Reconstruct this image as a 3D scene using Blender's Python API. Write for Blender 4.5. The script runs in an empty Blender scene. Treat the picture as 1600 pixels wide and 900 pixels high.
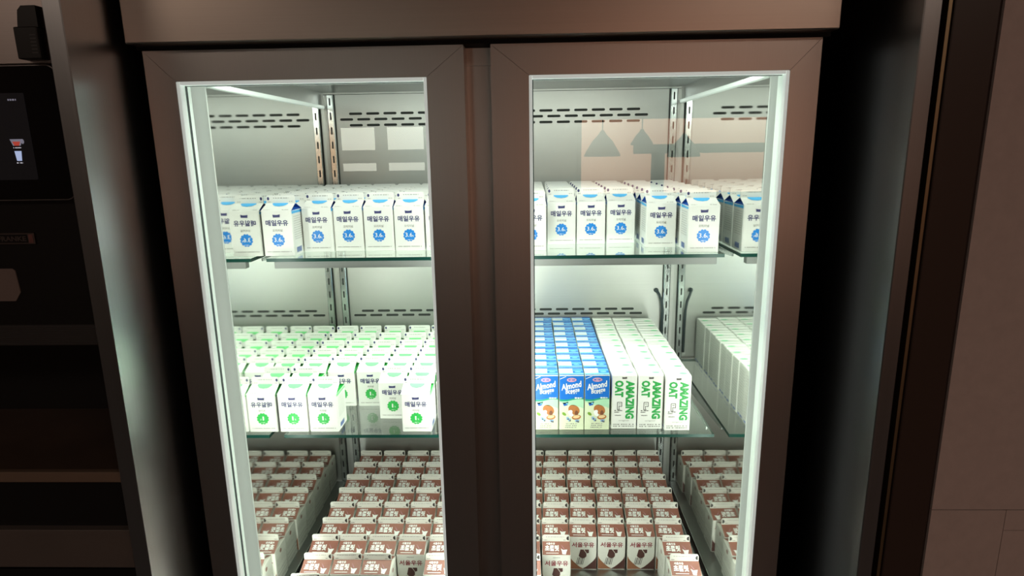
import bpy, math, random
from mathutils import Vector, Matrix
random.seed(7)
SC = bpy.context.scene
COL = SC.collection
EYE = 1.60                                   # camera height above the floor

# ------------------------------------------------------------------ camera
def make_camera():
    cd = bpy.data.cameras.new('camera'); cam = bpy.data.objects.new('camera', cd); COL.objects.link(cam)
    pitch, yaw, roll, f = .21945, .03067, .01562, 981.7
    fwd = Vector((-math.sin(yaw)*math.cos(pitch), math.cos(yaw)*math.cos(pitch), -math.sin(pitch)))
    r0 = Vector((math.cos(yaw), math.sin(yaw), 0)); d0 = fwd.cross(r0)
    r = r0*math.cos(roll) + d0*math.sin(roll); d = -r0*math.sin(roll) + d0*math.cos(roll)
    m = Matrix.Identity(4)
    for i in range(3):
        m[i][0] = r[i]; m[i][1] = -d[i]; m[i][2] = -fwd[i]
    m[2][3] = EYE
    cam.matrix_world = m
    cd.sensor_width = 36; cd.lens = f*36/1600; cd.clip_start = .01
    SC.camera = cam
make_camera()
SC.view_settings.view_transform = 'Standard'; SC.view_settings.look = 'None'
SC.view_settings.gamma = 1; SC.view_settings.use_curve_mapping = False
SC.view_settings.exposure = 0.0
w = bpy.data.worlds.new('world'); SC.world = w; w.use_nodes = True
w.node_tree.nodes['Background'].inputs[0].default_value = (.9, .8, .75, 1)
w.node_tree.nodes['Background'].inputs[1].default_value = .02

def area(name, loc, direction, sx, sy, power, color, spread=180):
    ld = bpy.data.lights.new(name, 'AREA'); ld.shape = 'RECTANGLE'; ld.size = sx; ld.size_y = sy
    ld.energy = power; ld.color = color; ld.spread = math.radians(spread)
    o = bpy.data.objects.new(name, ld); COL.objects.link(o); o.location = loc
    d = Vector(direction).normalized()
    o.rotation_euler = d.to_track_quat('-Z', 'X' if abs(d.z) < .9 and sy > sx else 'Y').to_euler()
    return o
def aimed(name, loc, direction, long_axis, width, length, power, color):
    """area light with its long side along long_axis"""
    o = area(name, loc, direction, width, length, power, color)
    z = -Vector(direction).normalized(); y = Vector(long_axis).normalized(); x = y.cross(z).normalized(); y = z.cross(x)
    m = Matrix.Identity(4)
    for i in range(3): m[i][0] = x[i]; m[i][1] = y[i]; m[i][2] = z[i]
    m.translation = Vector(loc); o.matrix_world = m
    return o
XL, XR = -.4691, .3409                        # polished side walls
YB = 1.4784                                   # back wall of the refrigerator
ZC, ZS1, ZS2, ZB = EYE+.128, EYE-.1798, EYE-.5085, EYE-.836
LED = (1.0, 1.0, .95)
# LED strips of the refrigerator: upright ones behind the door edges and the middle post, one at the ceiling, one under the upper shelf
for sx, x in ((1, XL+.010), (-1, XR-.010)):
    aimed('led_upright', (x, .955, EYE-.56), (sx*.55, .85, 0), (0, 0, 1), .012, .84, 1.0, LED)
for x in (-.125, -.015):
    aimed('led_upright', (x, .955, EYE-.56), (0, 1, 0), (0, 0, 1), .014, .84, 1.25, LED)
aimed('led_ceiling', (-.064, .975, ZC-.016), (0, .45, -.89), (1, 0, 0), .014, .76, 1.9, LED)
aimed('led_shelf', (-.064, 1.085, ZS1-.0195), (0, .35, -.93), (1, 0, 0), .012, .74, 2.3, (.93, 1, .90))
# unseen warm ceiling lamps, added to light the room behind the camera
aimed('added_lamp_light', (-2.2, -1.6, 2.72), (0, 0, -1), (1, 0, 0), .5, 1.4, 11, (1, .77, .62))
aimed('added_lamp_light', (1.6, -1.6, 2.72), (0, 0, -1), (1, 0, 0), .5, 1.4, 11, (1, .77, .62))

# ------------------------------------------------------------------ materials
def lin(c):
    return tuple(((v/255)/12.92 if v/255 <= .04045 else ((v/255+.055)/1.055)**2.4) for v in c) + (1,)
MATS = {}
def mat(name, rgb, rough=.5, metal=0, spec=.5, noise=None, bump=None, emit=None, brushed=None, trans=None):
    if name in MATS: return MATS[name]
    m = bpy.data.materials.new(name); m.use_nodes = True; MATS[name] = m
    nt = m.node_tree; b = nt.nodes['Principled BSDF']
    c = rgb if len(rgb) == 4 else tuple(rgb) + (1,)
    b.inputs['Base Color'].default_value = c; b.inputs['Roughness'].default_value = rough
    b.inputs['Metallic'].default_value = metal; b.inputs['Specular IOR Level'].default_value = spec
    if emit: b.inputs['Emission Color'].default_value = tuple(emit[0]) + (1,); b.inputs['Emission Strength'].default_value = emit[1]
    L = nt.links
    if noise or brushed:
        tc = nt.nodes.new('ShaderNodeTexCoord'); mp = nt.nodes.new('ShaderNodeMapping'); n = nt.nodes.new('ShaderNodeTexNoise')
        L.new(tc.outputs['Object'], mp.inputs[0]); L.new(mp.outputs[0], n.inputs['Vector'])
        n.inputs['Detail'].default_value = 4
    if brushed:                                # (scale vector, roughness spread)
        mp.inputs['Scale'].default_value = brushed[0]; n.inputs['Scale'].default_value = 1
        r = nt.nodes.new('ShaderNodeMapRange'); r.inputs[3].default_value = rough-brushed[1]; r.inputs[4].default_value = rough+brushed[1]
        L.new(n.outputs['Fac'], r.inputs[0]); L.new(r.outputs[0], b.inputs['Roughness'])
        mx = nt.nodes.new('ShaderNodeMixRGB'); mx.inputs[1].default_value = tuple(v*.93 for v in c[:3])+(1,); mx.inputs[2].default_value = tuple(min(1, v*1.06) for v in c[:3])+(1,)
        L.new(n.outputs['Fac'], mx.inputs[0]); L.new(mx.outputs[0], b.inputs['Base Color'])
    elif noise:                                # (scale, amount)
        n.inputs['Scale'].default_value = noise[0]
        mx = nt.nodes.new('ShaderNodeMixRGB'); a = noise[1]
        mx.inputs[1].default_value = tuple(v*(1-a) for v in c[:3])+(1,); mx.inputs[2].default_value = tuple(min(1, v*(1+a)) for v in c[:3])+(1,)
        L.new(n.outputs['Fac'], mx.inputs[0]); L.new(mx.outputs[0], b.inputs['Base Color'])
        if bump:
            bp = nt.nodes.new('ShaderNodeBump'); bp.inputs['Strength'].default_value = bump; bp.inputs['Distance'].default_value = .002
            L.new(n.outputs['Fac'], bp.inputs['Height']); L.new(bp.outputs[0], b.inputs['Normal'])
    return m
def glass(name, tint, boost=1.6, rough=0.0):
    m = bpy.data.materials.new(name); m.use_nodes = True; MATS[name] = m
    nt = m.node_tree; nt.nodes.remove(nt.nodes['Principled BSDF']); out = nt.nodes['Material Output']; L = nt.links
    t = nt.nodes.new('ShaderNodeBsdfTransparent'); t.inputs[0].default_value = tint
    g = nt.nodes.new('ShaderNodeBsdfGlossy'); g.inputs['Roughness'].default_value = rough; g.inputs[0].default_value = (.95, 1, .97, 1)
    fr = nt.nodes.new('ShaderNodeFresnel'); fr.inputs[0].default_value = 1.5
    ge = nt.nodes.new('ShaderNodeNewGeometry')
    inv = nt.nodes.new('ShaderNodeMath'); inv.operation = 'SUBTRACT'; inv.inputs[0].default_value = boost
    sc = nt.nodes.new('ShaderNodeMath'); sc.operation = 'MULTIPLY'; sc.inputs[1].default_value = boost
    L.new(ge.outputs['Backfacing'], sc.inputs[0]); L.new(sc.outputs[0], inv.inputs[1])
    mu = nt.nodes.new('ShaderNodeMath'); mu.operation = 'MULTIPLY'; mu.use_clamp = True
    L.new(fr.outputs[0], mu.inputs[0]); L.new(inv.outputs[0], mu.inputs[1])
    mx = nt.nodes.new('ShaderNodeMixShader'); L.new(mu.outputs[0], mx.inputs[0]); L.new(t.outputs[0], mx.inputs[1]); L.new(g.outputs[0], mx.inputs[2])
    L.new(mx.outputs[0], out.inputs[0]); return m

M_DOOR = mat('stainless_door', (.51, .49, .47), .36, 1, brushed=((900, 900, 3), .06))
M_HEAD = mat('stainless_header', (.60, .52, .46), .36, 1, brushed=((3, 900, 900), .06))
M_RETURN = mat('stainless_surround', (.44, .45, .46), .30, 1, brushed=((700, 700, 2), .04))
M_MIRROR = mat('polished_steel_side', (.82, .84, .81), .045, 1)
M_BACK = mat('stainless_back', (.47, .48, .455), .42, 1, brushed=((3, 900, 900), .05))
M_INNER = mat('stainless_inner', (.62, .64, .63), .3, 1, brushed=((900, 900, 3), .05))
M_RAIL = mat('rail_steel', (.72, .76, .76), .22, 1, brushed=((500, 500, 4), .05))
M_SLOT = mat('slot_dark', (.02, .025, .022), .7)
M_BLACK = mat('black_gap', (.006, .006, .006), .6, spec=.2)
M_SHELF = mat('steel_shelf', (.42, .44, .43), .3, 1, brushed=((3, 700, 700), .05))
M_BAR = mat('light_bar_housing', (.22, .23, .22), .6)
M_TRIM = mat('glow_trim', (.80, .88, .82), .25, emit=((.93, 1, .94), .38))  # pale trim; its lit look is put in as emission
M_JAMB = mat('jamb_glow', (.62, .66, .62), .22, emit=((.98, 1, .95), .28), noise=(9, .06))  # front flange of the cabinet, its brightness set by emission
M_LEDTUBE = mat('led_cover', (.9, .95, .9), .3, emit=((.93, 1, .93), 2.0))
M_GLASS = glass('door_glass', (.93, .97, .94, 1), 1.7)
M_SHGLASS = glass('shelf_glass', (.955, .985, .965, 1), 1.5)
M_GEDGE = mat('glass_edge', (.004, .045, .034), .35, spec=.3)
M_CABLE = mat('dark_rubber', (.03, .045, .05), .45)

# cartons
C_WHITE = mat('carton_white', (.80, .80, .76), .42)
C_CREAM = mat('carton_cream', (.80, .79, .73), .42)
C_NAVY = mat('ink_navy', lin((60, 62, 110)), .45)
C_BLUE = mat('ink_blue', lin((30, 130, 215)), .42)
C_SKY = mat('ink_sky', lin((70, 175, 235)), .42)
C_DBLUE = mat('ink_deep_blue', lin((35, 95, 185)), .42)
C_GREEN = mat('ink_green', lin((50, 180, 80)), .42)
C_LGREEN = mat('ink_light_green', lin((120, 225, 140)), .42)
C_GREY = mat('ink_grey', lin((150, 150, 145)), .5)
C_DGREY = mat('ink_dark_grey', lin((85, 80, 78)), .5)
C_BROWN = mat('ink_brown', lin((142, 90, 76)), .34, noise=(60, .18))
C_DBROWN = mat('ink_dark_brown', lin((84, 52, 48)), .42)
C_ORBROWN = mat('ink_orange_brown', lin((150, 98, 70)), .42)
C_RED = mat('ink_red', lin((140, 25, 45)), .45)
C_DARK = mat('ink_black', lin((50, 48, 46)), .5)
C_PURE = mat('ink_white', (.86, .86, .84), .42)
A_BLUE = mat('almond_pack_blue', lin((30, 110, 200)), .35)
A_PALE = mat('almond_pack_cream', lin((214, 222, 190)), .4)
A_LBLUE = mat('almond_pack_light_blue', lin((120, 190, 235)), .4)
A_GREEN = mat('almond_pack_green', lin((40, 150, 120)), .4)
A_MINT = mat('almond_pack_mint', lin((170, 215, 180)), .4)
A_NUT = mat('almond_brown', lin((176, 112, 62)), .5, noise=(300, .15))
A_NUTD = mat('almond_dark', lin((120, 74, 50)), .5)
A_NUTL = mat('almond_flesh', lin((228, 196, 150)), .5)
A_LOGO = mat('almond_pack_logo', lin((200, 150, 175)), .5)
A_LEAF = mat('almond_leaf', lin((120, 160, 60)), .5)
A_ICE = mat('almond_pack_ice', lin((140, 175, 210)), .4)
O_GREEN = mat('oat_pack_green', lin((45, 160, 75)), .42)
O_PALE = mat('oat_pack_pale_green', lin((150, 225, 175)), .42)

# ------------------------------------------------------------------ mesh builder
class MB:
    def __init__(s): s.v = []; s.f = []; s.m = []; s.mats = []
    def mi(s, m):
        if m not in s.mats: s.mats.append(m)
        return s.mats.index(m)
    def poly(s, pts, m):
        n = len(s.v); s.v += [tuple(p) for p in pts]; s.f.append(list(range(n, n+len(pts)))); s.m.append(s.mi(m))
    def raw(s, vs, fs, m):
        n = len(s.v); s.v += [tuple(p) for p in vs]; k = s.mi(m)
        for f in fs: s.f.append([n+i for i in f]); s.m.append(k)
    def box(s, x0, x1, y0, y1, z0, z1, m, bev=0):
        if bev:
            b = bev; P = []; 
            for (a, c) in ((x0, x1),): pass
            # chamfered box: three shrunken rectangles meet along 45 degree edges
            xs, ys, zs = (x0, x1), (y0, y1), (z0, z1)
            def V(i, j, k, ax):
                p = [xs[i] + (b if i == 0 else -b)*(ax != 0), ys[j] + (b if j == 0 else -b)*(ax != 1), zs[k] + (b if k == 0 else -b)*(ax != 2)]
                return tuple(p)
            vs = []; idx = {}
            for i in (0, 1):
                for j in (0, 1):
                    for k in (0, 1):
                        for ax in (0, 1, 2): idx[i, j, k, ax] = len(vs); vs.append(V(i, j, k, ax))
            F = []
            for i in (0, 1): q = [idx[i, 0, 0, 0], idx[i, 1, 0, 0], idx[i, 1, 1, 0], idx[i, 0, 1, 0]]; F.append(q if i else q[::-1])
            for j in (0, 1): q = [idx[0, j, 0, 1], idx[0, j, 1, 1], idx[1, j, 1, 1], idx[1, j, 0, 1]]; F.append(q if j else q[::-1])
            for k in (0, 1): q = [idx[0, 0, k, 2], idx[1, 0, k, 2], idx[1, 1, k, 2], idx[0, 1, k, 2]]; F.append(q if k else q[::-1])
            for i in (0, 1):
                for j in (0, 1): q = [idx[i, j, 0, 0], idx[i, j, 0, 1], idx[i, j, 1, 1], idx[i, j, 1, 0]]; F.append(q if i == j else q[::-1])
            for i in (0, 1):
                for k in (0, 1): q = [idx[i, 0, k, 0], idx[i, 1, k, 0], idx[i, 1, k, 2], idx[i, 0, k, 2]]; F.append(q if i == k else q[::-1])
            for j in (0, 1):
                for k in (0, 1): q = [idx[0, j, k, 1], idx[0, j, k, 2], idx[1, j, k, 2], idx[1, j, k, 1]]; F.append(q if j == k else q[::-1])
            for i in (0, 1):
                for j in (0, 1):
                    for k in (0, 1): q = [idx[i, j, k, 0], idx[i, j, k, 1], idx[i, j, k, 2]]; F.append(q if (i+j+k) % 2 == 1 else q[::-1])
            s.raw(vs, F, m); return
        vs = [(x, y, z) for x in (x0, x1) for y in (y0, y1) for z in (z0, z1)]
        F = [(0, 1, 3, 2), (4, 6, 7, 5), (0, 4, 5, 1), (2, 3, 7, 6), (0, 2, 6, 4), (1, 5, 7, 3)]
        s.raw(vs, F, m)
    def prism(s, pts, y0, y1, m):
        """outline pts (x,z) counter-clockwise seen from the front (-Y), extruded y0..y1"""
        n = len(pts)
        s.raw([(x, y0, z) for x, z in pts] + [(x, y1, z) for x, z in pts],
              [list(range(n)), list(range(2*n-1, n-1, -1))] + [[i, i+n, (i+1) % n+n, (i+1) % n] for i in range(n)], m)
    def tube(s, path, r, m, n=8):
        rings = []
        for i, p in enumerate(path):
            p = Vector(p); a = Vector(path[max(0, i-1)]); b = Vector(path[min(len(path)-1, i+1)]); t = (b-a).normalized()
            u = t.cross(Vector((0, 0, 1)) if abs(t.z) < .9 else Vector((1, 0, 0))).normalized(); v = t.cross(u)
            rr = r[i] if isinstance(r, (list, tuple)) else r
            rings.append([p+u*rr*math.cos(2*math.pi*k/n)+v*rr*math.sin(2*math.pi*k/n) for k in range(n)])
        vs = [q for R in rings for q in R]
        F = [[i*n+k, i*n+(k+1) % n, (i+1)*n+(k+1) % n, (i+1)*n+k] for i in range(len(rings)-1) for k in range(n)]
        F += [list(range(n-1, -1, -1)), [(len(rings)-1)*n+k for k in range(n)]]
        s.raw(vs, F, m)
    def flat(s, uv, fs, mp, m):
        s.raw([mp(u, v) for u, v in uv], fs, m)
    def shape(s, uv, mp, m): s.flat(uv, [list(range(len(uv)))], mp, m)
    def rect(s, u0, u1, v0, v1, mp, m): s.shape([(u0, v0), (u1, v0), (u1, v1), (u0, v1)], mp, m)
    def ell(s, cu, cv, a, b, mp, m, n=16, rot=0):
        c, d = math.cos(rot), math.sin(rot)
        s.shape([(cu+a*math.cos(t)*c-b*math.sin(t)*d, cv+a*math.cos(t)*d+b*math.sin(t)*c) for t in [2*math.pi*i/n for i in range(n)]], mp, m)
    def flower(s, cu, cv, r, mp, m, lobes=12):
        pts = []
        for i in range(lobes*6):
            t = 2*math.pi*i/(lobes*6); rr = r*(.84+.16*abs(math.sin(t*lobes/2))**.6); pts.append((cu+rr*math.cos(t), cv+rr*math.sin(t)))
        s.shape(pts, mp, m)
    def dashes(s, u0, u1, v, h, mp, m, seed=1, dens=.75):
        r = random.Random(seed); u = u0
        while u < u1:
            l = min(u1-u, h*r.uniform(.7, 2.2)); s.rect(u, u+l*.85, v-h/2, v+h/2, mp, m); u += l+h*(.25 if r.random() < dens else 1.1)
    def text(s, t, cu, cv, wd, ht, mp, m, bold=.0, shear=0, rot=0):
        vs, fs = glyphs(t, bold, shear)
        c, d = math.cos(rot), math.sin(rot)
        uv = [(x*wd, y*ht) for x, y in vs]
        s.flat([(cu+x*c-y*d, cv+x*d+y*c) for x, y in uv], fs, mp, m)
    def mesh(s, name, smooth=False):
        me = bpy.data.meshes.new(name); me.from_pydata(s.v, [], s.f)
        for m in s.mats: me.materials.append(m)
        for p, k in zip(me.polygons, s.m): p.material_index = k; p.use_smooth = smooth
        me.update(); return me
    def obj(s, name, parent=None, smooth=False):
        o = bpy.data.objects.new(name, s.mesh(name, smooth)); COL.objects.link(o); o.parent = parent; return o
GL = {}
def glyphs(t, bold, shear):
    key = (t, bold, shear)
    if key in GL: return GL[key]
    cu = bpy.data.curves.new('lettering', 'FONT'); cu.body = t; cu.size = 1; cu.offset = bold; cu.shear = shear; cu.resolution_u = 2
    ob = bpy.data.objects.new('lettering', cu); me = bpy.data.meshes.new_from_object(ob)
    vs = [(v.co.x, v.co.y) for v in me.vertices]; fs = [list(p.vertices) for p in me.polygons]
    xs = [a for a, b in vs]; ys = [b for a, b in vs]
    x0, x1, y0, y1 = min(xs), max(xs), min(ys), max(ys)
    vs = [((a-(x0+x1)/2)/(x1-x0), (b-(y0+y1)/2)/(y1-y0)) for a, b in vs]
    out = []
    for f in fs:                                # all facing the same way
        ar = sum(vs[f[i]][0]*vs[f[(i+1) % len(f)]][1]-vs[f[(i+1) % len(f)]][0]*vs[f[i]][1] for i in range(len(f)))
        out.append(f if ar > 0 else f[::-1])
    bpy.data.objects.remove(ob); bpy.data.curves.remove(cu); bpy.data.meshes.remove(me)
    GL[key] = (vs, out); return GL[key]
def tag(o, label=None, cat=None, group=None, kind=None):
    if label: o['label'] = label
    if cat: o['category'] = cat
    if group: o['group'] = group
    if kind: o['kind'] = kind
    return o
def empty(name, loc, label, cat, group=None, rz=0):
    o = bpy.data.objects.new(name, None); COL.objects.link(o); o.location = loc; o.rotation_euler = (0, 0, rz); o.empty_display_size = .02
    return tag(o, label, cat, group)
def struct(b, name): return tag(b.obj(name), kind='structure')

# ------------------------------------------------------------------ room
M_FLOOR = mat('floor_stone', (.085, .085, .09), .35, noise=(3, .2))
M_CEIL = mat('ceiling_paint', (.22, .17, .14), .8)
M_WALLB = mat('wall_warm', (.155, .118, .095), .7, noise=(4, .1))
M_FABRIC = mat('wall_covering', (.60, .50, .475), .75, noise=(70, .10), bump=.25)
M_SEAM = mat('seam_dark', (.05, .035, .03), .8)
M_DKPANEL = mat('dark_bronze', (.055, .035, .028), .35)
M_BRASS = mat('brass_strip', (.36, .28, .17), .4, 1)
b = MB(); b.box(-3.2, 3.2, -3.3, 1.8, -.1, 0, M_FLOOR); struct(b, 'floor')
b = MB(); b.box(-3.2, 3.2, -3.3, 1.8, 2.75, 2.85, M_CEIL); struct(b, 'ceiling')
b = MB(); b.box(-3.2, 3.2, -3.3, -3.2, 0, 2.75, M_WALLB); struct(b, 'wall_back')
b = MB(); b.box(-3.3, -3.2, -3.3, 1.8, 0, 2.75, M_WALLB); struct(b, 'wall_left')
b = MB(); b.box(3.2, 3.3, -3.3, 1.8, 0, 2.75, M_WALLB); struct(b, 'wall_right')
b = MB(); b.box(-3.2, 3.2, 1.7, 1.8, 0, 2.75, M_BLACK); struct(b, 'wall_niche')
# papered wall right of the niche, in slabs that leave the seams open
YF = .78
b = MB()
b.box(.538, 3.2, YF+.004, 1.7, 0, 2.75, M_SEAM)
zs = [0, EYE-.487, 2.75]
b.box(.540, .6385, YF, YF+.006, 0, EYE-.4876, M_FABRIC); b.box(.540, 3.2, YF, YF+.006, EYE-.4864, 2.75, M_FABRIC)
b.box(.6393, 3.2, YF, YF+.006, EYE-.5175, EYE-.4876, M_FABRIC); b.box(.6393, 3.2, YF, YF+.006, 0, EYE-.5183, M_FABRIC)
struct(b, 'wall_front')
b = MB(); b.box(.4855, .5365, YF+.001, YF+.05, 0, 2.75, M_DKPANEL, .001); b.box(.4855, .54, YF+.05, YF+.06, 0, 2.75, M_BLACK); struct(b, 'trim_1')
b = MB(); b.box(.4800, .4840, YF+.004, YF+.03, 0, 2.75, M_BRASS); b.box(.471, .486, YF+.03, YF+.04, 0, 2.75, M_BLACK); struct(b, 'trim_2')
b = MB(); b.box(.4505, .4710, YF, 1.68, 0, 2.75, M_RETURN, .0012); struct(b, 'trim_3')
b = MB(); b.box(-.5740, -.5510, YF, 1.68, 0, 2.75, M_RETURN, .0012); struct(b, 'trim_4')
# opening above and around the refrigerator
b = MB(); b.box(-.55, .45, 1.52, 1.56, 0, 2.75, M_BLACK); struct(b, 'wall_recess')
b = MB(); b.box(-3.2, -1.35, YF, 1.7, 0, 2.75, M_WALLB); struct(b, 'wall_side')

# warm lit wall as a glowing slab, window and pendant lamps behind the viewer, seen as reflections in the glass
M_LITP = mat('wall_glow', (.6, .4, .3), .6, emit=((1, .50, .33), 3.2))  # emission stands in for a brightly lit warm wall
M_LITW = mat('lit_window', (.7, .7, .6), .6, emit=((1, .97, .85), 4.5))
M_FRAME = mat('panel_frame', (.04, .03, .03), .5)
t = empty('glowing_wall_patch', (1.10, -3.2, 1.24), 'wide warm stretch of wall behind the viewer, glow added', 'glowing wall')
b = MB(); b.box(-.70, .70, 0, .03, 0, .56, M_LITP); b.obj('glow_face', t)
b = MB(); b.box(-.73, .73, -.001, .02, -.03, 0, M_FRAME); b.box(-.73, .73, -.001, .035, .56, .59, M_FRAME); b.box(-.73, -.70, -.001, .035, 0, .56, M_FRAME); b.box(.70, .73, -.001, .035, 0, .56, M_FRAME); b.box(-.30, .70, .03, .05, .30, .37, M_FRAME); b.box(-.16, -.06, .03, .05, 0, .33, M_FRAME); b.obj('frame', t)
b = MB(); b.box(-1.48, -.80, -3.2, -3.16, 1.42, 1.80, M_FRAME)
for x0, x1 in ((-1.46, -1.20), (-1.10, -.82)):
    b.box(x0, x1, -3.165, -3.155, 1.60, 1.77, M_LITW); b.box(x0, x1, -3.165, -3.155, 1.44, 1.50, M_LITW)
tag(b.obj('window_1'), kind='structure')
M_SHADE = mat('black_shade', (.02, .018, .018), .4)
for x, z, s_, lab in ((.52, 1.62, 1.0, 'large black pendant lamp nearest the window, behind the viewer'), (.80, 1.66, .62, 'small black pendant lamp between two larger ones, behind the viewer'), (1.10, 1.60, .9, 'large black pendant lamp farthest from the window, behind the viewer')):
    t = empty('pendant_lamp', (x, -2.8, z), lab, 'pendant lamp', 'pendant lamps behind the viewer')
    b = MB(); n = 24; prof = [(.13*s_, -.09*s_), (.125*s_, -.07*s_), (.07*s_, .02*s_), (.03*s_, .06*s_), (.012, .09*s_)]
    vs = [(r*math.cos(2*math.pi*k/n), r*math.sin(2*math.pi*k/n), zz) for r, zz in prof for k in range(n)]
    b.raw(vs, [[i*n+k, i*n+(k+1) % n, (i+1)*n+(k+1) % n, (i+1)*n+k] for i in range(len(prof)-1) for k in range(n)], M_SHADE); b.obj('lamp_shade', t, True)
    b = MB(); b.tube([(0, 0, .085*s_), (0, 0, 2.75-z)], .004, M_SHADE); b.obj('cord', t)
for x, y in ((-2.2, -1.6), (1.6, -1.6)):  # housings for the added lamps above the viewer
    t = empty('added_ceiling_lamp', (x, y, 2.75), 'added flush ceiling lamp, unseen above the viewer, %s one' % ('left' if x < 0 else 'right'), 'ceiling lamp', 'added ceiling lamps')
    b = MB(); b.box(-.75, .75, -.3, .3, -.024, 0, M_FRAME, .004); b.obj('housing', t)

# ------------------------------------------------------------------ refrigerator
FR = empty('refrigerator', (0, 0, 0), 'tall stainless steel display refrigerator with two glass doors full of milk cartons', 'refrigerator')
def fpart(b, name, parent=FR): return b.obj(name, parent)
DY0, DY1 = .900, .938
b = MB(); b.box(XL-.055, XR+.055, YB, YB+.035, EYE-1.45, EYE+.30, M_BACK)
def slot(b, cx, cz, hw, hh, y, m):
    pts = [(cx+hw-hh+hh*math.cos(a), cz+hh*math.sin(a)) for a in [(-90+30*i)*math.pi/180 for i in range(7)]] + [(cx-hw+hh+hh*math.cos(a), cz+hh*math.sin(a)) for a in [(90+30*i)*math.pi/180 for i in range(7)]]
    b.prism(pts, y-.0004, y+.001, m)
def slotrow(z, x1, n):
    for k in range(n):
        cx = x1-.0148-k*.0395
        slot(b, cx, z, .0150, .0027, YB-.0005, M_SLOT)
for z, x1, n in ((EYE+.0815, .250, 17), (EYE+.0690, .268, 18), (EYE+.0560, .250, 17)): slotrow(z, x1, n)
for z, x1, n in ((EYE-.3835, .248, 17), (EYE-.3945, .268, 18)): slotrow(z, x1, n)
for zz in (ZC-.0035,): b.box(XL, XR, YB-.0006, YB, zz-.001, zz, M_SLOT)
fpart(b, 'back_panel')
for s_, x in ((-1, XL), (1, XR)):
    b = MB(); x1 = x+s_*.055
    b.box(min(x, x1), max(x, x1), .942, YB, EYE-1.3, EYE+.0925, M_MIRROR)
    b.box(min(x, x1), max(x, x1), .942, YB, EYE+.0925, EYE+.20, M_INNER)
    o = fpart(b, 'side_panel')
    b = MB(); xi = x-s_*.006; b.box(min(x, xi), max(x, xi), .945, YB-.012, EYE+.0925, EYE+.0995, M_TRIM, .001); b.obj('edge_strip', o)  # pale flange strip, brightened by the emissive trim material
    b = MB(); xa, xb = sorted((x+s_*.0005, x+s_*.052)); b.box(xa, xb, .9395, .9425, EYE-1.2, EYE+.125, M_JAMB); tag(b.obj('jamb_strip', o), 'pale front jamb strip with added glow')  # cabinet front flange, made to glow
    b = MB(); xa, xb = sorted((x+s_*.0552, x+s_*.058)); b.box(xa, xb, .945, YB, EYE-1.45, EYE+.30, M_BLACK); b.obj('outer_skin', o)
b = MB(); b.box(XL, XR, .942, YB, ZC, ZC+.02, M_INNER); b.box(XL, XR, .948, .964, ZC-.012, ZC, M_BAR, .001); fpart(b, 'ceiling_panel')
b = MB(); b.box(XL, XR, .942, YB, EYE-1.30, EYE-1.25, M_INNER); fpart(b, 'bottom_panel')
# middle post behind the doors
b = MB(); b.box(-.150, .004, .940, .950, EYE-1.25, EYE+.1145, M_DOOR); b.box(-.150, .004, .940, .950, EYE+.1150, EYE+.145, M_DOOR); b.box(-.105, -.03, .9390, .9398, EYE-1.25, EYE+.1142, M_DOOR)
fpart(b, 'centre_post')
b = MB(); b.box(-.539, .402, .875, YB, EYE+.1435, EYE+.62, M_HEAD, .0015); b.box(-.5385, .4015, .90, YB, EYE+.1385, EYE+.1435, M_BLACK); fpart(b, 'header_panel')
b = MB(); b.box(-.528, .392, .90, YB, EYE-1.50, EYE-1.27, M_DOOR, .002); fpart(b, 'kick_panel')
for x in (-.49, .35):
    for y in (.95, 1.42):
        b = MB(); n = 12; b.tube([(x, y, 0.002), (x, y, .03), (x, y, .105)], [.03, .022, .018], M_RAIL, 12); fpart(b, 'foot')
# rails with slots
for s_, x in ((1, XL+.0095), (-1, XR-.0095-.0155)):
    b = MB(); b.box(x, x+.0155, YB-.010, YB, EYE-1.2, EYE+.124, M_RAIL, .0018)
    b.box(x-.0012, x, YB-.004, YB, EYE-1.2, EYE+.124, M_SLOT); b.box(x+.0155, x+.0167, YB-.004, YB, EYE-1.2, EYE+.124, M_SLOT)
    z = EYE+.108
    while z > EYE-1.1:
        pts = [(x+.00775+.0017*math.cos(a), z+.0065+.0017*math.sin(a)) for a in [i*math.pi/6 for i in range(7)]] + [(x+.00775+.0017*math.cos(a), z-.0065+.0017*math.sin(a)) for a in [math.pi+i*math.pi/6 for i in range(7)]]
        b.prism(pts[::-1][::-1], YB-.0104, YB-.009, M_SLOT); z -= .032
    fpart(b, 'shelf_rail')
# cable hanging out of the back wall
b = MB(); b.tube([(.3000, YB+.004, EYE-.338), (.3005, YB-.010, EYE-.3385), (.3050, YB-.017, EYE-.346), (.3110, YB-.018, EYE-.362), (.3140, YB-.017, EYE-.385), (.3140, YB-.014, EYE-.43), (.3140, YB-.013, EYE-.49)], .0032, M_CABLE, 10)
b.tube([(.3000, YB-.0005, EYE-.338), (.3000, YB-.003, EYE-.338)], .0056, M_CABLE, 16); fpart(b, 'sensor_cable')
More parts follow.
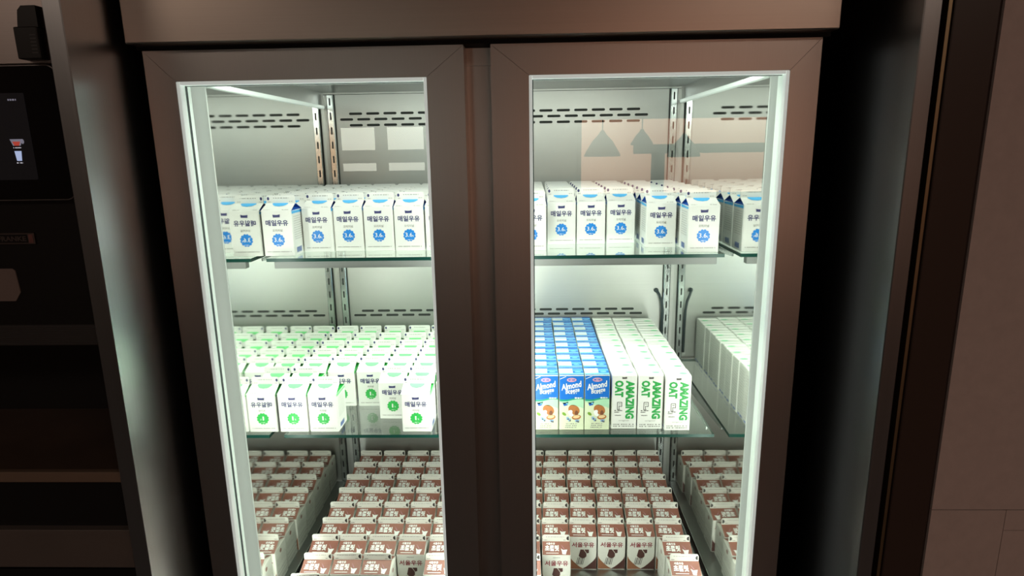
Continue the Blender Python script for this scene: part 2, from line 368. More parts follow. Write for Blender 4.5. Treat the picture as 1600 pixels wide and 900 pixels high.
# shelves
def glass_shelf(z, x0, x1, y0, y1):
    t_ = .006; b = MB()
    b.poly([(x0, y0, z), (x1, y0, z), (x1, y1, z), (x0, y1, z)], M_SHGLASS); b.poly([(x0, y1, z-t_), (x1, y1, z-t_), (x1, y0, z-t_), (x0, y0, z-t_)], M_SHGLASS)
    b.poly([(x0, y0, z-t_), (x1, y0, z-t_), (x1, y0, z), (x0, y0, z)], M_GEDGE); b.poly([(x1, y0, z-t_), (x1, y1, z-t_), (x1, y1, z), (x1, y0, z)], M_GEDGE)
    b.poly([(x0, y1, z-t_), (x0, y0, z-t_), (x0, y0, z), (x0, y1, z)], M_GEDGE); b.poly([(x1, y1, z-t_), (x0, y1, z-t_), (x0, y1, z), (x1, y1, z)], M_GEDGE)
    return b
for z, bar in ((ZS1, True), (ZS2, False)):
    o = fpart(glass_shelf(z, -.4555, .3275, 1.056, YB-.012), 'glass_shelf')
    for x in (XL+.0115, XR-.0235+.008):
        b = MB(); b.prism([(0, 0), (1, 0), (1, 1), (0, 1)], 0, 0, M_RAIL) if False else None
        b.raw([(x, 1.10, z-.012), (x+.0025, 1.10, z-.012), (x+.0025, 1.10, z-.0065), (x, 1.10, z-.0065), (x, YB-.010, z-.040), (x+.0025, YB-.010, z-.040), (x+.0025, YB-.010, z-.0065), (x, YB-.010, z-.0065)],
              [(0, 1, 2, 3), (7, 6, 5, 4), (0, 4, 5, 1), (1, 5, 6, 2), (2, 6, 7, 3), (3, 7, 4, 0)], M_RAIL); b.obj('bracket', o)
    if bar:
        b = MB(); b.box(-.444, .316, 1.0600, 1.0740, z-.0185, z-.0062, M_BAR, .0008); tag(b.obj('light_bar', o), 'grey metal bar under the shelf edge')
b = MB(); sx0, sx1 = -.458, .3365
b.box(sx0, sx1, .943, YB-.012, ZB-.004, ZB, M_SHELF); b.box(sx0, sx0+.0025, .943, YB-.012, ZB-.018, ZB+.006, M_RAIL, .0005); b.box(sx1-.0025, sx1, .943, YB-.012, ZB-.018, ZB+.006, M_RAIL, .0005); b.box(sx0, sx1, .9405, .943, ZB-.018, ZB+.002, M_RAIL)
o = fpart(b, 'steel_shelf')
for x in (XL+.0105, XR-.0145):
    b = MB(); b.box(x, x+.003, 1.0, YB-.010, ZB-.05, ZB-.019, M_RAIL); b.obj('bracket', o)

# doors
def door(x0, x1, ox0, ox1, lab):
    z0, z1, oz0, oz1 = EYE-1.25, EYE+.1375, EYE-1.15, EYE+.0965
    b = MB(); g = .00025
    def piece(p):                             # p: four (x,z) corners counter-clockwise; slim bevel on the outer front edges
        b.prism(p, DY0, DY1, M_DOOR)
    piece([(x0+g, z1), (ox0+g, oz1), (ox1-g, oz1), (x1-g, z1)])
    piece([(x0, z0+g), (ox0, oz0+g), (ox0, oz1-g), (x0, z1-g)][::1])
    piece([(ox1, oz0+g), (x1, z0+g), (x1, z1-g), (ox1, oz1-g)])
    piece([(x0+g, z0), (x1-g, z0), (ox1-g, oz0), (ox0+g, oz0)])
    b.box(x0+.002, ox0-.0005, DY0+.004, DY1-.002, z0+.002, z1-.002, M_BLACK); b.box(ox1+.0005, x1-.002, DY0+.004, DY1-.002, z0+.002, z1-.002, M_BLACK)
    b.box(x0+.002, x1-.002, DY0+.004, DY1-.002, oz1+.0005, z1-.002, M_BLACK)
    d = fpart(b, 'door')
    b = MB(); t_ = .0045                       # pale trim around the pane, bright by its own added emission
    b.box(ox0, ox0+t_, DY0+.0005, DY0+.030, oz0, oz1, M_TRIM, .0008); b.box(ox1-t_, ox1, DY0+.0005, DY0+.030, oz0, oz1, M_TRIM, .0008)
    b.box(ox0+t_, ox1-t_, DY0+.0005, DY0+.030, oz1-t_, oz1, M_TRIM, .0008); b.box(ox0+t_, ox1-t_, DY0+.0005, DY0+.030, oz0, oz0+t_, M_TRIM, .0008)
    tag(b.obj('pane_trim', d), 'pale edging around the pane, with added glow')
    b = MB(); gx = .0014
    b.box(ox0+t_, ox0+t_+gx, DY0+.0145, DY0+.018, oz0, oz1-t_, M_CABLE)
    b.box(ox0+t_, ox1-t_, DY0+.0145, DY0+.018, oz1-t_-.0008, oz1-t_, M_CABLE); b.obj('gasket', d)
    b = MB(); b.box(ox0+t_, ox1-t_, DY0+.010, DY0+.014, oz0+t_, oz1-t_, M_GLASS); b.obj('glass_pane', d)
    return d
door(-.5314, -.0884, -.4900, -.1405, 'left'); door(-.0519, .3917, .0000, .3520, 'right')

# ------------------------------------------------------------------ coffee machine on the left
M_MBLK = mat('machine_black', (.012, .011, .011), .35, spec=.35)
M_GLOSS = mat('touch_glass', (.006, .006, .007), .12, spec=.35)
M_DISP = mat('display_lit', (.01, .01, .012), .2, emit=((.55, .5, .55), .006))
M_RIM = mat('screen_rim', (.35, .33, .33), .3, 1)
M_MSTEEL = mat('machine_steel', (.50, .44, .42), .38, 1, brushed=((3, 900, 900), .05))
M_TRAY = mat('tray_brown', (.10, .065, .048), .5, noise=(12, .35))
M_TAN = mat('tray_edge', (.20, .14, .10), .5)
M_GROOVE = mat('groove_plastic', (.045, .042, .042), .45)
CM = empty('coffee_machine', (-.90, .80, 0), 'black and steel coffee machine with touch screen, left of the refrigerator', 'coffee machine')
OX, OY = .90, -.80
def cm(b, name, parent=CM):
    b.v = [(x+OX, y+OY, z) for x, y, z in b.v] if parent is CM else [(x+OX, y+OY, z) for x, y, z in b.v]
    return b.obj(name, parent)
X0, X1 = -1.34, -.5745
b = MB(); b.box(X0, X1, .800, 1.30, EYE-.250, EYE+.45, M_MBLK); b.box(X0, X1, 1.02, 1.30, EYE-.44, EYE-.250, M_MBLK); b.box(X0, X1, .812, 1.30, EYE-.535, EYE-.457, M_MBLK); b.box(X0, X1, .84, 1.30, 0.0, EYE-.60, M_MBLK); cm(b, 'body')
b = MB(); b.box(X0, X1-.001, .7885, .8000, EYE+.1085, EYE+.42, M_MSTEEL, .001); cm(b, 'upper_panel')
def rrect(x0, x1, z0, z1, r, n=6):
    p = []
    for cx, cz, a in ((x1-r, z0+r, -90), (x1-r, z1-r, 0), (x0+r, z1-r, 90), (x0+r, z0+r, 180)):
        p += [(cx+r*math.cos(math.radians(a+90*i/n)), cz+r*math.sin(math.radians(a+90*i/n))) for i in range(n+1)]
    return p
b = MB(); b.prism(rrect(-.95, -.5765, EYE-.0560, EYE+.1075, .011), .7885, .8000, M_RIM); sc_ = cm(b, 'touch_screen')
b = MB(); b.prism(rrect(-.9488, -.5777, EYE-.0548, EYE+.1063, .010), .7878, .7890, M_GLOSS); cm(b, 'screen_glass', sc_)
b = MB(); b.prism(rrect(-.93, -.620, EYE-.030, EYE+.075, .002), .7872, .7880, M_DISP); dp = cm(b, 'display', sc_)
M_IC = [mat('icon_red', (.5, .05, .04), .5, emit=((.9, .12, .08), .35)), mat('icon_grey', (.3, .3, .35), .5, emit=((.5, .5, .65), .25)), mat('icon_blue', (.3, .4, .6), .5, emit=((.55, .66, 1), .6)), mat('icon_white', (.6, .6, .6), .5, emit=((.9, .9, 1), .5))]
FM = lambda y: (lambda u, v: (u, y, v))
F = FM(.7869); cx, cz = -.6395, EYE+.0160
b = MB(); b.shape([(cx-.008, cz+.004), (cx-.005, cz-.004), (cx+.005, cz-.004), (cx+.008, cz+.004)], F, M_IC[1]); b.shape([(cx-.005, cz+.001), (cx-.003, cz-.004), (cx+.003, cz-.004), (cx+.005, cz+.001)], FM(.7867), M_IC[0]); b.ell(cx+.008, cz+.001, .002, .003, F, M_IC[1])
b.dashes(cx-.005, cx+.005, cz-.0065, .0012, F, M_IC[3], 1, .8); tag(cm(b, 'cup_icon', sc_), 'red and grey cup picture')
cz -= .0165; b = MB(); b.shape([(cx-.0045, cz+.006), (cx-.0032, cz-.006), (cx+.0032, cz-.006), (cx+.0045, cz+.006)], F, M_IC[2]); b.dashes(cx-.004, cx+.004, cz-.0085, .0012, F, M_IC[3], 2, .8); tag(cm(b, 'glass_icon', sc_), 'blue white glass picture')
b = MB(); b.dashes(-.641, -.630, EYE+.067, .002, F, M_IC[1], 3, .8); cm(b, 'status_icon', sc_)
# black fitting above the screen
b = MB(); b.box(-.607, -.5790, .772, .7885, EYE+.1120, EYE+.148, M_MBLK, .001)
for i in range(6): b.rect(-.588, -.581, EYE+.118+i*.004, EYE+.1195+i*.004, FM(.7718), M_GROOVE)
b.prism([(-.604, EYE+.148), (-.579, EYE+.148), (-.579, EYE+.172), (-.596, EYE+.172), (-.601, EYE+.167)], .776, .7885, M_MBLK); cm(b, 'card_reader')
# name plate and tag
M_BADGE = mat('badge_metal', (.20, .16, .15), .4, 1); M_BRED = mat('badge_red', (.20, .08, .07), .5)
b = MB(); b.box(-.700, -.6475, .7975, .8000, EYE-.1135, EYE-.0985, M_BADGE, .0005); b.rect(-.698, -.656, EYE-.1115, EYE-.1005, FM(.7972), M_MBLK); b.rect(-.6550, -.649, EYE-.1115, EYE-.1005, FM(.7972), M_BRED)
b.text('FRANKE', -.677, EYE-.1060, .038, .0065, FM(.7969), M_BADGE, .03); cm(b, 'name_plate')
b = MB(); b.prism([(-.74, EYE-.190), (-.689, EYE-.190), (-.6805, EYE-.178), (-.6825, EYE-.149), (-.686, EYE-.146), (-.74, EYE-.146)], .7985, .8000, mat('tag_paper', (.22, .17, .155), .7)); cm(b, 'paper_tag')
b = MB(); b.box(X0, X1-.0005, .7975, .8000, EYE-.2515, EYE-.2235, M_GROOVE)
for i in range(9): b.box(X0, X1-.0005, .7965, .7980, EYE-.2495+i*.003, EYE-.2480+i*.003, M_GROOVE)
cm(b, 'grooved_strip')
b = MB(); b.box(X0, X1-.0005, .805, 1.02, EYE-.452, EYE-.440, M_TRAY); tr = cm(b, 'drip_tray')
b = MB(); b.box(X0, X1-.0005, .795, .805, EYE-.4555, EYE-.4395, M_TAN, .001); cm(b, 'tray_edge', tr)
b = MB(); b.box(X0, X1-.0005, .800, 1.0, EYE-.597, EYE-.535, mat('lower_panel', (.12, .10, .09), .5, noise=(10, .2)), .001); cm(b, 'lower_panel')
b = MB(); b.box(X0, X1-.0005, .80, .84, 0, EYE-.60, M_MBLK); cm(b, 'base_cabinet')

# ------------------------------------------------------------------ cartons
def gable_pack(w_, e, h, kind):
    """gable-top carton: width w_, eave height e, total height h -> dict of meshes"""
    q = w_/2; d = q; fin = .0135; rz = h-fin; E = .00022
    front = lambda u, v: (u, -d-E, v); back = lambda u, v: (-u, d+E, v)
    right = lambda u, v: (q+E, u, v); left = lambda u, v: (-q-E, -u, v)
    sl = math.hypot(d, rz-e); ny, nz = -(rz-e)/sl, d/sl
    def fs(u, v): t = v/sl; return (u, -d+d*t+ny*E*2, e+(rz-e)*t+nz*E*2)
    def bs(u, v): t = v/sl; return (-u, d-d*t-ny*E*2, e+(rz-e)*t+nz*E*2)
    choc = kind == 'choc'; base = C_CREAM if choc else C_WHITE
    b = MB(); r = .0014                         # body with softened upright edges
    prof = [(-q+r, -d), (q-r, -d), (q, -d+r), (q, d-r), (q-r, d), (-q+r, d), (-q, d-r), (-q, -d+r)]
    n = 8; b.raw([(x, y, 0.0) for x, y in prof]+[(x, y, e) for x, y in prof], [list(range(n-1, -1, -1)), list(range(n, 2*n))]+[[i, (i+1) % n, (i+1) % n+n, i+n] for i in range(n)], base)
    ink, ink2, tri = {'blue': (C_BLUE, C_SKY, C_DBLUE), 'green': (C_GREEN, C_LGREEN, C_GREEN), 'choc': (C_RED, C_BROWN, C_BROWN)}[kind]
    for F in (front, back):
        if not choc:
            b.shape([(-.0060, e*.855), (.0060, e*.86), (.0066, e*.925), (.002, e*.912), (-.002, e*.912), (-.0066, e*.920)], F, C_NAVY)
            F2 = (lambda F: (lambda u, v: tuple(a+(bb-a)*1 for a, bb in zip(F(u, v), F(u, v)))))(F)
            b.text('매일우유', 0, e*.735, w_*.74, w_*.195, F, C_NAVY, .030)
            b.text('오리지널' if kind == 'blue' else '저지방', 0, e*.570, w_*(.33 if kind == 'blue' else .25), w_*.085, F, C_GREY, .015)
            b.flower(0, e*.355, w_*.215, F, ink)
            G = (lambda F: (lambda u, v: (F(u, v)[0], F(u, v)[1]*1.006, v)))(F)
            b.text('3.6' if kind == 'blue' else '1', -w_*(.02 if kind == 'blue' else .02), e*.365, w_*(.24 if kind == 'blue' else .045), w_*.145, G, C_PURE, .004)
            b.text('%', w_*(.125 if kind == 'blue' else .07), e*.335, w_*.055, w_*.06, G, C_PURE, .0)
            b.dashes(-w_*.06, w_*.07, e*.25, w_*.022, G, C_PURE, 5)
            b.dashes(-w_*.40, w_*.40, e*.095, w_*.026, F, C_GREY, 3)
        else:
            G = (lambda F: (lambda u, v: (F(u, v)[0], F(u, v)[1]*1.006, v)))(F)
            cur = []
            for i in range(9):                 # shield: side edge sweeping down to a point
                t = i/8; cur.append((q*(1-t)**1.0*(1-.28*math.sin(math.pi*t))*1.0 if False else q*math.cos(t*math.pi/2)**.9*(1-.25*math.sin(math.pi*t)*t), e*(.50-.47*t**.75)))
            for s_, m_ in ((-1, C_ORBROWN), (1, C_DBROWN)):
                for i in range(8):
                    (ua, va), (ub, vb) = cur[i], cur[i+1]
                    p = [(s_*ub, vb), (s_*ua, va), (s_*q, va if i == 0 else va), (s_*q, vb)]
                    p = [(s_*ub, vb), (s_*q*.985, vb), (s_*q*.985, va), (s_*ua*.985, va)]
                    b.shape(p if s_ > 0 else p[::-1], F, m_)
            b.shape([(-q*.985, 0.001), (0, 0.001), (0, e*.032), (-q*.985, e*.032)], F, C_ORBROWN); b.shape([(0, 0.001), (q*.985, 0.001), (q*.985, e*.032), (0, e*.032)], F, C_DBROWN)
            b.text('서울우유', 0, e*.765, w_*.82, w_*.21, F, C_RED, .022)
            b.dashes(-w_*.13, w_*.13, e*.930, w_*.018, F, C_DGREY, 8, 1)
            b.shape([(-.0085, e*.42), (-.004, e*.355), (.003, e*.345), (.007, e*.41), (.007, e*.50), (.001, e*.62), (-.005, e*.62)], F, C_DBROWN)
            b.shape([(.0035, e*.60), (.008, e*.50), (.012, e*.52), (.012, e*.62), (.003, e*.62)], F, C_DBROWN)
            for k in range(5): u = -.0105+k*.0032; b.shape([(u-.0040, e*.15), (u-.0020, e*.15), (u+.0016, e*.37), (u, e*.37)], F, C_DGREY if k % 2 else C_GREY)
    for k, F in enumerate((right, left)):
        if not choc:
            for i in range(11): b.dashes(-q*.70, q*.70, e*(.86-.050*i), w_*.018, F, C_GREY, 20+i+30*k, .4)
            for i in range(12): b.rect(-q*.55+i*.0020, -q*.55+i*.0020+(.0012 if i % 3 else .0007), e*.05, e*.17, F, C_DBLUE)
            b.shape([(-q*.95, e*.93), (q*.95, e*.93), (q*.95, e*.975), (-q*.95, e*.995)], F, ink2)
        else:
            for i in range(5): b.dashes(-q*.80, q*.80, e*(.72-.045*i), w_*.016, F, C_GREY, 40+i, .4)
            for i in range(3): b.rect(-q*.85, q*.85, e*(.14+.11*i), e*(.145+.11*i)+.0003, F, C_DGREY)
            b.dashes(-q*.80, q*.5, e*.09, w_*.03, F, C_DGREY, 9, .4); b.ell(0, e*.86, .0045, .0045, F, C_BROWN, 10)
    body = b.mesh('body')
    # gable: two slopes, folded-in ends
    b = MB(); fw = q*.955; ap = q-.017; az = rz-.002; gm = C_BROWN if choc else base
    b.poly([(-q, -d, e), (q, -d, e), (fw, 0, rz), (-fw, 0, rz)], base); b.poly([(q, d, e), (-q, d, e), (-fw, 0, rz), (fw, 0, rz)], base)
    for s_ in (-1, 1):
        A = (s_*ap, 0, az); P = (s_*q, -d, e); Q = (s_*q, d, e); R = (s_*fw, 0, rz)
        T = [(P, Q, A), (P, A, R), (A, Q, R)]
        for i, t_ in enumerate(T):
            pts = t_ if s_ > 0 else t_[::-1]
            b.poly(pts, (base if choc else tri))
    b.poly([(-q, d, e), (q, d, e), (q, -d, e), (-q, -d, e)], base)
    if not choc:
        for S in (fs, bs):
            vtop = sl*.97; fl = []
            for i in range(13):
                a = math.pi+math.pi*i/12; rr = w_*.25*(.90+.10*abs(math.sin(a*5))); fl.append((rr*math.cos(a)*1.1, vtop+rr*math.sin(a)*.95))
            b.shape(fl, S, ink2)
            b.dashes(-w_*.42, -w_*.22, sl*.13, w_*.025, S, C_GREY, 4); b.dashes(w_*.18, w_*.40, sl*.13, w_*.03, S, C_GREY, 6)
    else:
        for S in (fs, bs):
            H = (lambda S: (lambda u, v: tuple(Vector(S(u, v)) + Vector((0, ny if S is fs else -ny, nz))*.0003)))(S)
            b.rect(-q*.975, q*.975, sl*.015, sl*.99, S, C_BROWN)
            b.text('서울우유', -w_*.20, sl*.80, w_*.32, sl*.17, H, C_PURE, .035)
            b.text('초콜릿', -w_*.15, sl*.48, w_*.50, sl*.42, H, C_PURE, .045)
            b.rect(-w_*.36, w_*.08, sl*.12, sl*.16, H, C_PURE)
            c0 = (w_*.27, sl*.26)
            b.shape([(c0[0]-.006, c0[1]+.006), (c0[0]-.0015, c0[1]+.003), (c0[0]+.001, c0[1]+.0035), (c0[0]+.0065, c0[1]+.004), (c0[0]+.0045, c0[1]-.001), (c0[0]+.003, c0[1]-.0065), (c0[0]-.0035, c0[1]-.0055), (c0[0]-.004, c0[1])], H, C_PURE)
            b.shape([(c0[0]-.006, c0[1]+.015), (c0[0]+.000, c0[1]+.005), (c0[0]+.0007, c0[1]+.0055)], H, A_LOGO)
    gable = b.mesh('gable_top')
    # seal: upright fin with rounded corners
    b = MB(); t_ = .0011; r = .0038; p = [(-fw, rz-.001), (fw, rz-.001)]
    p += [(fw-r+r*math.cos(a), h-r+r*math.sin(a)) for a in [i*math.pi/8 for i in range(5)]] + [(-fw+r+r*math.cos(a), h-r+r*math.sin(a)) for a in [math.pi/2+i*math.pi/8 for i in range(5)]]
    b.prism(p, -t_, t_, base)
    for s_ in (-1, 1):
        F = (lambda s_: (lambda u, v: (u*(1 if s_ < 0 else -1), s_*(t_+E), v)))(s_)
        if choc:
            hd = [(fw*.93, h-fin*.22), (fw*.93, h-fin*.78)][::-1]; arc = [(fw*.95-.0046*math.sin(a), h-fin*.48+fin*.33*math.cos(a)) for a in [math.pi*i/8 for i in range(9)]]
            b.shape(arc, F, C_DARK)
            b.dashes(-fw*.75, fw*.6, h-fin*.26, .0012, F, C_GREY, 2, .5); b.dashes(-fw*.92, -fw*.62, h-fin*.78, .0012, F, C_DGREY, 3); b.dashes(fw*.55, fw*.72, h-fin*.78, .0012, F, C_DGREY, 4)
        else:
            b.ell(-fw*.86, h-fin*.42, .0022, .0030, F, C_NAVY, 10); b.dashes(-fw*.90, -fw*.70, h-fin*.84, .0012, F, C_GREY, 4)
            b.dashes(-fw*.5, fw*.6, h-fin*.35, .0014, F, C_GREY, 5, .5); b.dashes(fw*.6, fw*.85, h-fin*.80, .0012, F, C_GREY, 6)
    seal = b.mesh('top_seal')
    return [('body', body, None), ('gable_top', gable, None), ('top_seal', seal, 'gable_top')]
def brick_pack(w_, d_, h, kind):
    q, d = w_/2, d_/2; E = .0002; b = MB()
    F = lambda u, v: (u, -d-E, v); G = lambda u, v: (u, -d-2*E, v); H = lambda u, v: (u, -d-3*E, v)
    R = lambda u, v: (q+E, u, v); Lf = lambda u, v: (-q-E, -u, v); B = lambda u, v: (-u, d+E, v)
    base = C_WHITE if kind == 'oat' else A_PALE
    b.box(-q, q, -d, d, 0, h, base, .0009)
    if kind == 'oat':
        b.shape([(-.0042, h*.930), (.0042, h*.932), (.0044, h*.968), (0, h*.962), (-.0044, h*.966)], F, C_DGREY)
        b.text('AMAZING', w_*.23, h*.545, h*.71, w_*.35, F, O_GREEN, .055, rot=-math.pi/2)
        b.text('OAT', -w_*.205, h*.748, h*.305, w_*.35, F, O_GREEN, .055, rot=-math.pi/2)
        for p in (((-.012, .50), (-.004, .50)), ((-.012, .50), (-.012, .36)), ((-.004, .50), (-.004, .42)), ((-.009, .43), (-.009, .37)), ((-.009, .43), (-.004, .42)), ((-.012, .36), (-.007, .365)), ((-.010, .47), (-.006, .47))):
            (a, c), (e_, f_) = p; c *= h; f_ *= h; L_ = math.hypot(e_-a, f_-c); nx, nz = -(f_-c)/L_*.0005, (e_-a)/L_*.0005
            b.shape([(a-nx, c-nz), (e_-nx, f_-nz), (e_+nx, f_+nz), (a+nx, c+nz)], F, C_DARK)
        b.dashes(-w_*.38, -w_*.06, h*.345, .0016, F, C_DARK, 2); b.dashes(-w_*.38, -w_*.15, h*.315, .0016, F, C_DARK, 3); b.text('VEGAN', -w_*.24, h*.255, w_*.25, .0022, F, C_DARK, .02)
        b.text('original', 0, h*.155, w_*.40, .0036, F, C_GREY, 0)
        b.dashes(-w_*.42, w_*.42, h*.085, .0020, F, C_GREY, 4); b.dashes(-w_*.42, w_*.42, h*.05, .0020, F, C_GREY, 5)
        for S in (R, Lf):
            for i in range(16): b.dashes(-d*.75, d*.75, h*(.90-.052*i), .0011, S, C_GREY, 60+i, .4)
            b.dashes(-d*.7, d*.7, h*.045, .004, S, C_DBLUE, 80)
    else:
        wave = lambda u: h*(.575+.018*math.sin(u/w_*5.5))
        xs = [-q*.98+i*(w_*.98)/10 for i in range(11)]
        b.shape([(xs[i], wave(xs[i])) for i in range(11)]+[(q*.98, h*.985), (-q*.98, h*.985)], F, A_BLUE)
        b.shape([(xs[i], wave(xs[i])-h*.035*(1-.3*i/10)) for i in range(11)]+[(xs[10-i], wave(xs[10-i])) for i in range(11)], F, A_GREEN)
        b.shape([(xs[i], wave(xs[i])-h*(.05+.014*i)) for i in range(11)]+[(xs[10-i], wave(xs[10-i])-h*.035*(1-.3*(10-i)/10)) for i in range(11)], F, A_MINT)
        b.ell(0, h*.915, w_*.20, h*.038, G, A_LOGO, 14); b.dashes(-w_*.13, w_*.13, h*.915, .0020, H, C_DBLUE, 2)
        b.shape([(-q*.95, h*.935), (-q*.95, h*.925), (-w_*.20, h*.975), (-w_*.26, h*.975)], G, C_PURE)
        b.text('Almond', -w_*.01, h*.812, w_*.86, h*.110, G, C_PURE, .025, .25, rot=.20)
        b.text('Breeze', w_*.03, h*.722, w_*.58, h*.078, H, C_PURE, .018, .25, rot=.18)
        b.dashes(-w_*.10, w_*.20, h*.672, .0016, G, C_PURE, 5); b.dashes(w_*.13, w_*.42, h*.588, .0024, G, C_PURE, 6, .9)
        b.shape([(-w_*.36, h*.50), (-w_*.31, h*.44), (-w_*.16, h*.455), (-w_*.12, h*.52), (-w_*.24, h*.505)], F, C_DBLUE); b.ell(-w_*.19, h*.485, w_*.05, h*.014, G, A_LBLUE)
        b.ell(w_*.10, h*.37, w_*.20, h*.105, F, A_NUT, 18, .9); b.ell(w_*.20, h*.31, w_*.07, h*.05, G, A_NUTD, 12)
        b.ell(w_*.20, h*.235, w_*.19, h*.045, G, A_NUT, 14, .15); b.ell(w_*.20, h*.245, w_*.14, h*.028, H, A_NUTL, 14, .15)
        b.ell(-w_*.05, h*.33, w_*.10, h*.035, G, C_PURE, 10, .8); b.ell(-w_*.02, h*.285, w_*.10, h*.03, G, C_PURE, 10, -.6)
        b.ell(-w_*.30, h*.295, w_*.10, h*.025, G, A_LEAF, 10, -.7)
        for u, v in ((-.16, .215), (-.08, .185), (.20, .175), (.26, .165)): b.rect(w_*u-.0022, w_*u+.0022, h*v-.0028, h*v+.0028, G, A_ICE); b.rect(w_*u, w_*u+.0022, h*v-.0028, h*v, H, C_DGREY)
        for i in range(3): b.dashes(-w_*(.22+.02*i), w_*.22, h*(.115-.035*i), .0018, F, C_GREY, 9+i, .6)
        for S in (R, Lf, B):
            k = d if S is not B else q
            b.rect(-k*.95, k*.95, h*.57, h*.985, S, A_BLUE)
            for i in range(8): b.dashes(-k*.75, k*.75, h*(.50-.052*i), .0011, S, C_GREY, 60+i, .4)
    body = b.mesh('body')
    b = MB(); T = lambda u, v: (u, v, h+.0002+.0009); T2 = lambda u, v: (u, v, h+.0015)
    b.box(-q+.0006, q-.0006, -d+.0006, d-.0006, h-.0005, h+.0008, C_WHITE if kind == 'oat' else A_BLUE)
    b.box(-q+.0006, q-.0006, .001, .004, h+.0008, h+.0018, C_WHITE if kind == 'oat' else A_LBLUE)     # folded seam
    if kind == 'oat':
        b.ell(w_*.22, -d*.35, w_*.17, d_*.13, T, O_PALE, 18); b.dashes(w_*.12, w_*.32, -d*.35, .0012, T2, O_GREEN, 3)
    else:
        b.rect(-q*.97, w_*.06, -d*.62, d*.55, T2, C_PURE); b.rect(w_*.06, q*.97, d*.10, d*.55, T2, A_BLUE); b.rect(-q*.97, q*.97, -d*.96, -d*.66, T, A_LBLUE)
        b.ell(w_*.27, -d*.25, w_*.13, d_*.08, T, A_LBLUE, 10)
    return [('body', body, None), ('top_panel', b.mesh('top_panel'), None)]
PACKS = {'blue': gable_pack(.0535, .0790, .1040, 'blue'), 'green': gable_pack(.0535, .0730, .0975, 'green'),
         'choc': gable_pack(.0547, .0730, .0985, 'choc'), 'almond': brick_pack(.0448, .0375, .1065, 'almond'), 'oat': brick_pack(.0455, .0375, .1045, 'oat')}
NAME = {'blue': 'milk_carton', 'green': 'milk_carton', 'choc': 'chocolate_milk_carton', 'almond': 'almond_drink_carton', 'oat': 'oat_drink_carton'}
ORD = ['first', 'second', 'third', 'fourth', 'fifth', 'sixth', 'seventh', 'eighth', 'ninth', 'tenth', 'eleventh']
def place(kind, x, y, z, label, cat, group, rz=0):
    """x,y = centre of the carton's base"""
    t = empty(NAME[kind], (x, y, z+.0003), label, cat, group, rz); made = {}
    for nm, me, par in PACKS[kind]:
        o = bpy.data.objects.new(nm, me); COL.objects.link(o); o.parent = made[par] if par else t; made[nm] = o
rnd = random.Random(3)
def row_word(r, n):
    return 'front row' if r == 0 else ('back row' if r == n-1 else ORD[r]+' row back')
def col_word(side, c, n):
    if side == 'mid': return ('left' if c == 0 else 'right' if c == n-1 else 'middle') + ' column behind centre post'
    return ORD[c] + (' column from left wall' if side == 'left' else ' column from right wall')

# upper shelf: milk cartons with a blue flower. (left edge of the carton, front face Y) per column
TOP = [(-.4675, 1.080), (-.4115, 1.121), (-.3570, 1.128), (-.3010, 1.127), (-.2455, 1.126), (-.1890, 1.125), (-.1330, 1.130), (-.0780, 1.120), (-.0250, 1.112), (.0318, 1.180), (.0875, 1.183), (.1440, 1.188), (.2080, 1.132), (.2680, 1.073)]
for c, (x, y) in enumerate(TOP):
    n = int((YB-.014-y)/.0548); pitch = (YB-.014-.0545-y)/(n-1)
    side, cc, cn = ('left', c, 6) if c < 6 else ('mid', c-6, 2) if c < 8 else ('right', 13-c, 6)
    for r in range(n):
        if side == 'mid' and r < 0: continue
        lab = 'blue-flower milk carton, upper shelf, %s, %s' % (col_word(side, cc, cn), row_word(r, n))
        jx = rnd.uniform(-.0004, .0004) if r else 0
        place('blue', x+.02675+jx, y+.027+r*pitch, ZS1, lab, 'milk carton', 'blue-flower milk cartons on the upper shelf')
# middle shelf, left: milk cartons with a green flower
GRN = [(-.4675, [0, 1, 2, 3, 4, 5, 6]), (-.4110, [0, 2, 3, 4, 5, 6]), (-.3525, [2, 3, 4, 5, 6]), (-.2940, [1, 2, 3, 4, 5, 6]), (-.2390, [0, 1, 2, 3, 4, 5, 6]), (-.1830, [1, 2, 3, 4, 5, 6]), (-.1265, [0, 1, 2, 3, 4, 5, 6])]
for c, (x, rows) in enumerate(GRN):
    for r in rows:
        lab = 'green-flower milk carton, middle shelf, %s, %s' % (col_word('left', c, 7), row_word(r, 7))
        rz = rnd.uniform(-.03, .03) if r else 0
        if (c, r) == (3, 1): rz = -.05
        if (c, r) == (1, 2): rz = 0
        place('green', x+.0268+rnd.uniform(-.0004, .0004), 1.0685+.0272+r*.0575+(.004 if c in (2, 1) and r == 2 else 0), ZS2, lab, 'milk carton', 'green-flower milk cartons on the middle shelf', rz*.4)
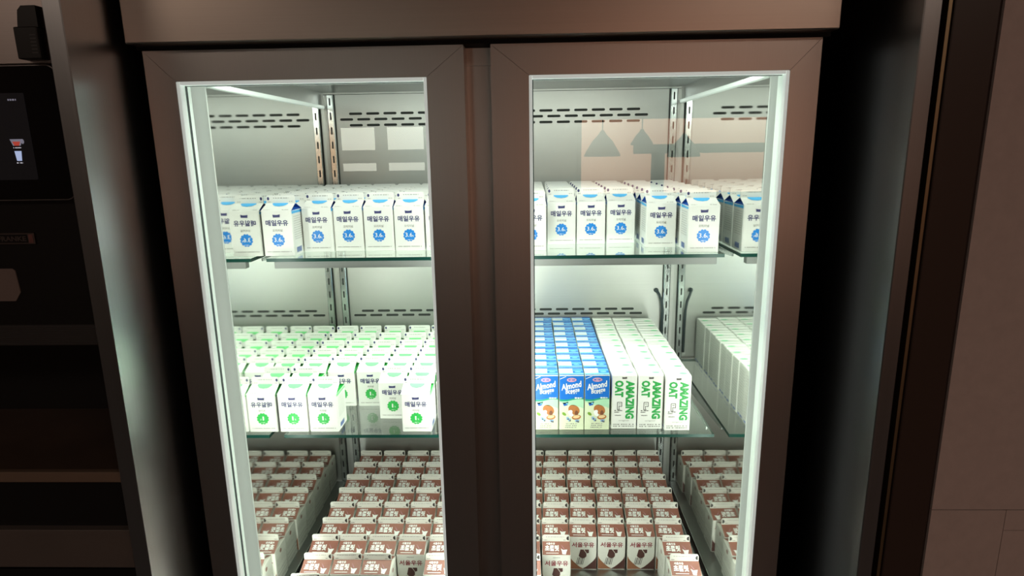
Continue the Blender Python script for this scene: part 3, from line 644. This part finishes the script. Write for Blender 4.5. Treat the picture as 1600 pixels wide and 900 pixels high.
# middle shelf, right
for c in range(3):
    for r in range(10):
        side = ('left', 'middle', 'right')[c]
        place('almond', .0258+c*.0465+(rnd.uniform(-.0008, .0008) if r else 0), 1.0745+.0188+r*.0395+rnd.uniform(-.0006, .0006), ZS2, 'blue almond drink carton, middle shelf, %s blue column, %s' % (side, row_word(r, 10)), 'drink carton', 'blue almond drink cartons')
        place('oat', (.1682, .2160, .2640)[c]+(rnd.uniform(-.0011, .0011) if r else 0), (1.0780, 1.0770, 1.0705)[c]+.0188+r*.0392+rnd.uniform(-.0003, .0003), ZS2, 'white oat drink carton, middle shelf, %s white column, %s' % (side, row_word(r, 10)), 'drink carton', 'white oat drink cartons')
# lowest shelf: chocolate milk cartons
# left end of each seal, column by column from the left wall; every row was pushed in by hand, so the rows drift sideways
GRID_L = [[-.4309, -.4318, -.4330, -.4338, -.4350, -.4330, -.4355, -.4310, -.4340], [-.3722, -.3735, -.3745, -.3760, -.3767, -.3753, -.3795, -.3745], [-.3120, -.3140, -.3155, -.3175, -.3181, -.3180, -.3211, -.3179],
          [-.2543, -.2560, -.2580, -.2600, -.2606, -.2610, -.2624], [-.1960, -.1975, -.1995, -.2020, -.2033, -.2029, -.2022, -.2010]]
GRID_M = [[-.1385]*8, [-.0830]*8]
GRID_R = [[-.0250, -.0305, -.0350, -.0315, -.0352, -.0385, -.0400, -.0395], [.0324, .0259, .0222, .0264, .0222, .0188, .0185], [.0897, .0831, .0806, .0846, .0798, .0745], [.1469, .1398, .1380, .1426, .1372, .1320],
          [.2039, .1978, .1959, .1986, .1963, .1903], [.2602, .2552, .2531, .2542, .2544, .2480, .2510, .2525]]
for side, grid in (('left', GRID_L), ('mid', GRID_M), ('right', GRID_R)):
    for c, xs in enumerate(grid):
        cc = len(grid)-1-c if side == 'right' else c
        for k, x in enumerate(xs):
            lab = 'chocolate milk carton, lowest shelf, %s, %s' % (col_word(side, cc, len(grid)), row_word(len(xs)-1-k, len(xs)))
            place('choc', x+.0262+rnd.uniform(-.0003, .0003), 1.4412-.0583*k+rnd.uniform(-.0004, .0004), ZB, lab, 'milk carton', 'chocolate milk cartons on the lowest shelf', rnd.uniform(-.022, .022))
